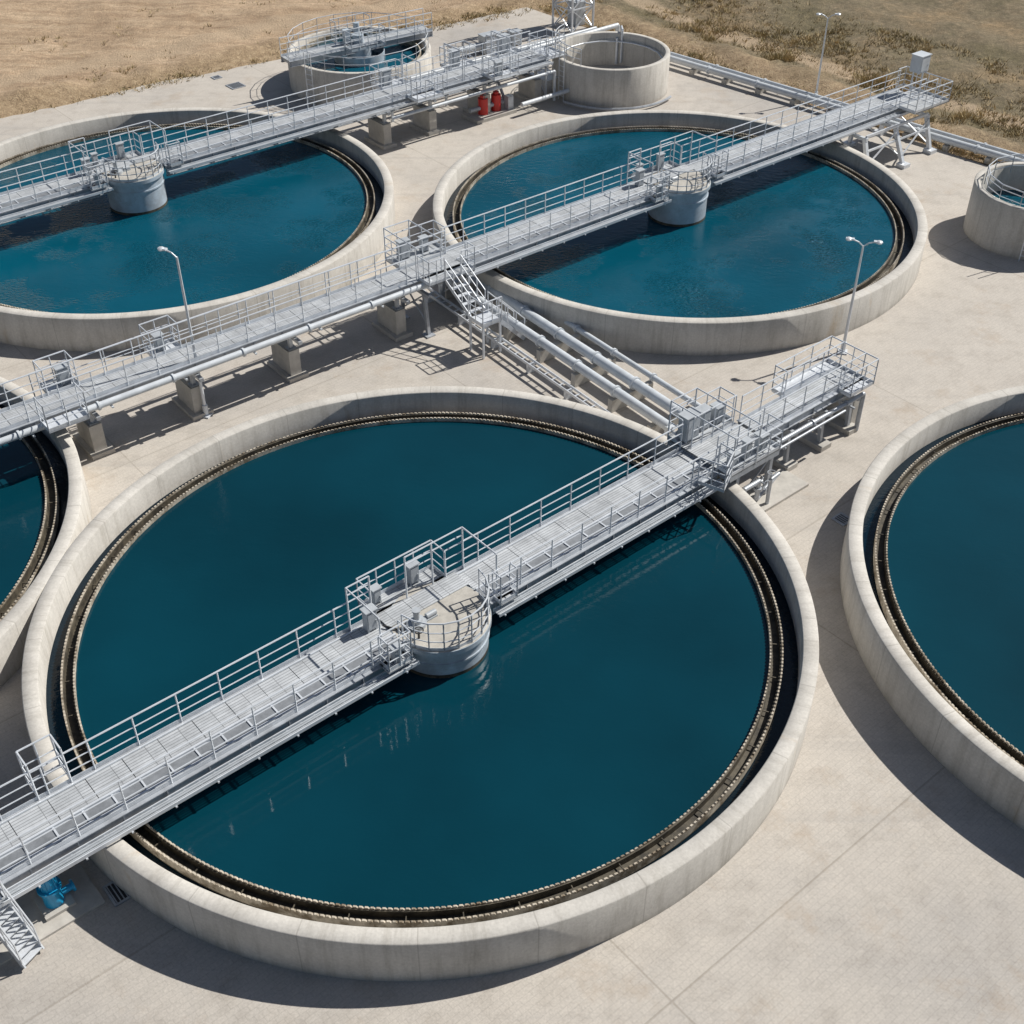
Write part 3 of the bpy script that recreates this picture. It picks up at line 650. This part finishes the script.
for sx in (-1,1): q.tube((sx*.25,0,.3),(sx*.3,0,.3),.13,12)
q.obj('valve_body',M['galv2'],e)

# ------------------------------------------------------------------ paved yard & terrain
PAD=[(1,93.8),(-8,87.4),(-17.4,81.2),(-31,73.2),(-70,50),(-70,-30),(70,-30),(70,15.5)]
edge=[]
for i in range(4):
    a=Vector(PAD[i]); b=Vector(PAD[i+1]); n=int((b-a).length/.6)
    for k in range(n):
        p=a.lerp(b,k/n); o=.35*noise.noise(Vector((p.x*.5,p.y*.5,0)))+.12*noise.noise(Vector((p.x*2,p.y*2,5))); edge.append((p.x,p.y+o))
ps=edge+PAD[4:]
q=G(); q.add([(x,y,0) for x,y in ps]+[(x,y,-.4) for x,y in ps],[tuple(range(len(ps)))]+[(i,(i+1)%len(ps),len(ps)+(i+1)%len(ps),len(ps)+i)[::-1] for i in range(len(ps))])
pad=q.obj('pavement',M['pad'],None,smooth=False)
def dist_out(x,y):
    d=-1e9
    pts=[(70,15.5),(1,93.8),(-8,87.4),(-17.4,81.2),(-31,73.2),(-70,50),(-70,-30),(70,-30)]
    for i in range(len(pts)):
        x0,y0=pts[i];x1,y1=pts[(i+1)%len(pts)]
        ex,ey=x1-x0,y1-y0;l=math.hypot(ex,ey); sd=((x-x0)*ey-(y-y0)*ex)/l
        d=max(d,sd)
    return d
xs=np.concatenate([[-3000,-1200,-500,-200,-120,-80],np.arange(-60,60.1,.5),[80,120,200,500,1200,3000]])
ys=np.concatenate([[-3000,-1200,-500,-200,-100,-40,0,20,30,40],np.arange(48,125,.5),[135,150,180,250,400,800,1500,3000]])
vs=[];band=[];side=[]
for y in ys:
    for x in xs:
        d=dist_out(x,y); z=-.06
        if d>0 and abs(x)<130 and y<200:
            k=min(1,d/2.5); z+=k*(.10+.35*noise.noise(Vector((x*.18,y*.18,0)))+.16*noise.noise(Vector((x*.7,y*.7,3)))+.14*noise.noise(Vector((x*1.8,y*1.8,7))))
            z+=.3*math.exp(-((d-3.0)/1.2)**2)*(1+noise.noise(Vector((x*.5,y*.5,2))))
        elif d<=0: z=-.08
        vs.append((x,y,z)); band.append(max(0,d))
        sdv=(x-1+(y-94)*.35+4*noise.noise(Vector((x*.1,y*.1,9))))/6+.5; side.append(min(1,max(0,sdv)))
nx=len(xs);fs=[(j*nx+i,j*nx+i+1,(j+1)*nx+i+1,(j+1)*nx+i) for j in range(len(ys)-1) for i in range(nx-1)]
me=bpy.data.meshes.new('ground'); me.from_pydata(vs,[],fs); me.update(); me.shade_smooth()
for nm,arr in (('band',band),('side',side)):
    a=me.attributes.new(nm,'FLOAT','POINT'); a.data.foreach_set('value',arr)
me.materials.append(M['terrain']); go=bpy.data.objects.new('ground',me); scene.collection.objects.link(go)

vs=[];fs=[]
def tuft(x,y,h,n,spr):
    z0=-.02
    for _ in range(n):
        a=random.random()*6.283;r=random.random()*spr;bx,by=x+r*math.cos(a),y+r*math.sin(a)
        b=random.random()*6.283;hh=h*(.5+random.random()*.7);w=.02+.025*random.random();lx,ly=math.cos(b),math.sin(b)
        tx,ty=bx+math.cos(a)*hh*.6+random.uniform(-.1,.1),by+math.sin(a)*hh*.6+random.uniform(-.1,.1)
        o=len(vs);vs.extend([(bx-lx*w,by-ly*w,z0),(bx+lx*w,by+ly*w,z0),(tx,ty,z0+hh)]);fs.append((o,o+1,o+2))
cnt=0
while cnt<9000:
    x=random.uniform(-42,45);y=random.uniform(55,104);d=dist_out(x,y)
    if d<.1 or d>16: continue
    right=x>1
    nz=noise.noise(Vector((x*.25,y*.25,1)))
    p=math.exp(-((d-(2.8 if right else 2.0))/1.7)**2)+(.4 if right else .04)
    if random.random()>p*(1.2 if nz>0 else .3)*(1 if right else .6): continue
    tuft(x,y,random.uniform(.12,.38) if right else random.uniform(.08,.28),8,.3); cnt+=1
for x,y in ((22.5,77.5),(24,76),(18,82.5),(23,78.2),(27,72),(12,88)):
    for _ in range(14): tuft(x+random.gauss(0,.6),y+random.gauss(0,.5),.7,14,.35)
me=bpy.data.meshes.new('dry_grass'); me.from_pydata(vs,[],fs); me.materials.append(M['grass'])
scene.collection.objects.link(bpy.data.objects.new('dry_grass',me))

# ------------------------------------------------------------------ light, sky, camera
w=bpy.data.worlds.new('World'); scene.world=w; w.use_nodes=True; nt=w.node_tree
bg=nt.nodes.get('Background') or nt.nodes.new('ShaderNodeBackground')
sky=nt.nodes.new('ShaderNodeTexSky'); sky.sky_type='NISHITA'; sky.sun_disc=False
sv=Vector((.88,.47,1.05)).normalized()
sky.sun_elevation=math.asin(sv.z); sky.sun_rotation=math.atan2(sv.x,sv.y)
nt.links.new(sky.outputs[0],bg.inputs[0]); bg.inputs[1].default_value=.053
ld=bpy.data.lights.new('sun','SUN'); ld.energy=5.0; ld.angle=R(.5); ld.color=(1,.965,.90)
lo=bpy.data.objects.new('sun',ld); scene.collection.objects.link(lo); lo.rotation_euler=sv.to_track_quat('Z','Y').to_euler()
cd=bpy.data.cameras.new('camera'); cd.sensor_width=36; cd.lens=43.14; cd.clip_end=9000; cd.clip_start=.1
co=bpy.data.objects.new('camera',cd); scene.collection.objects.link(co); co.location=(0,0,27.71); co.rotation_euler=(R(90-38.819),0,0)
scene.camera=co
scene.view_settings.view_transform='Standard'; scene.view_settings.look='None'; scene.view_settings.exposure=0
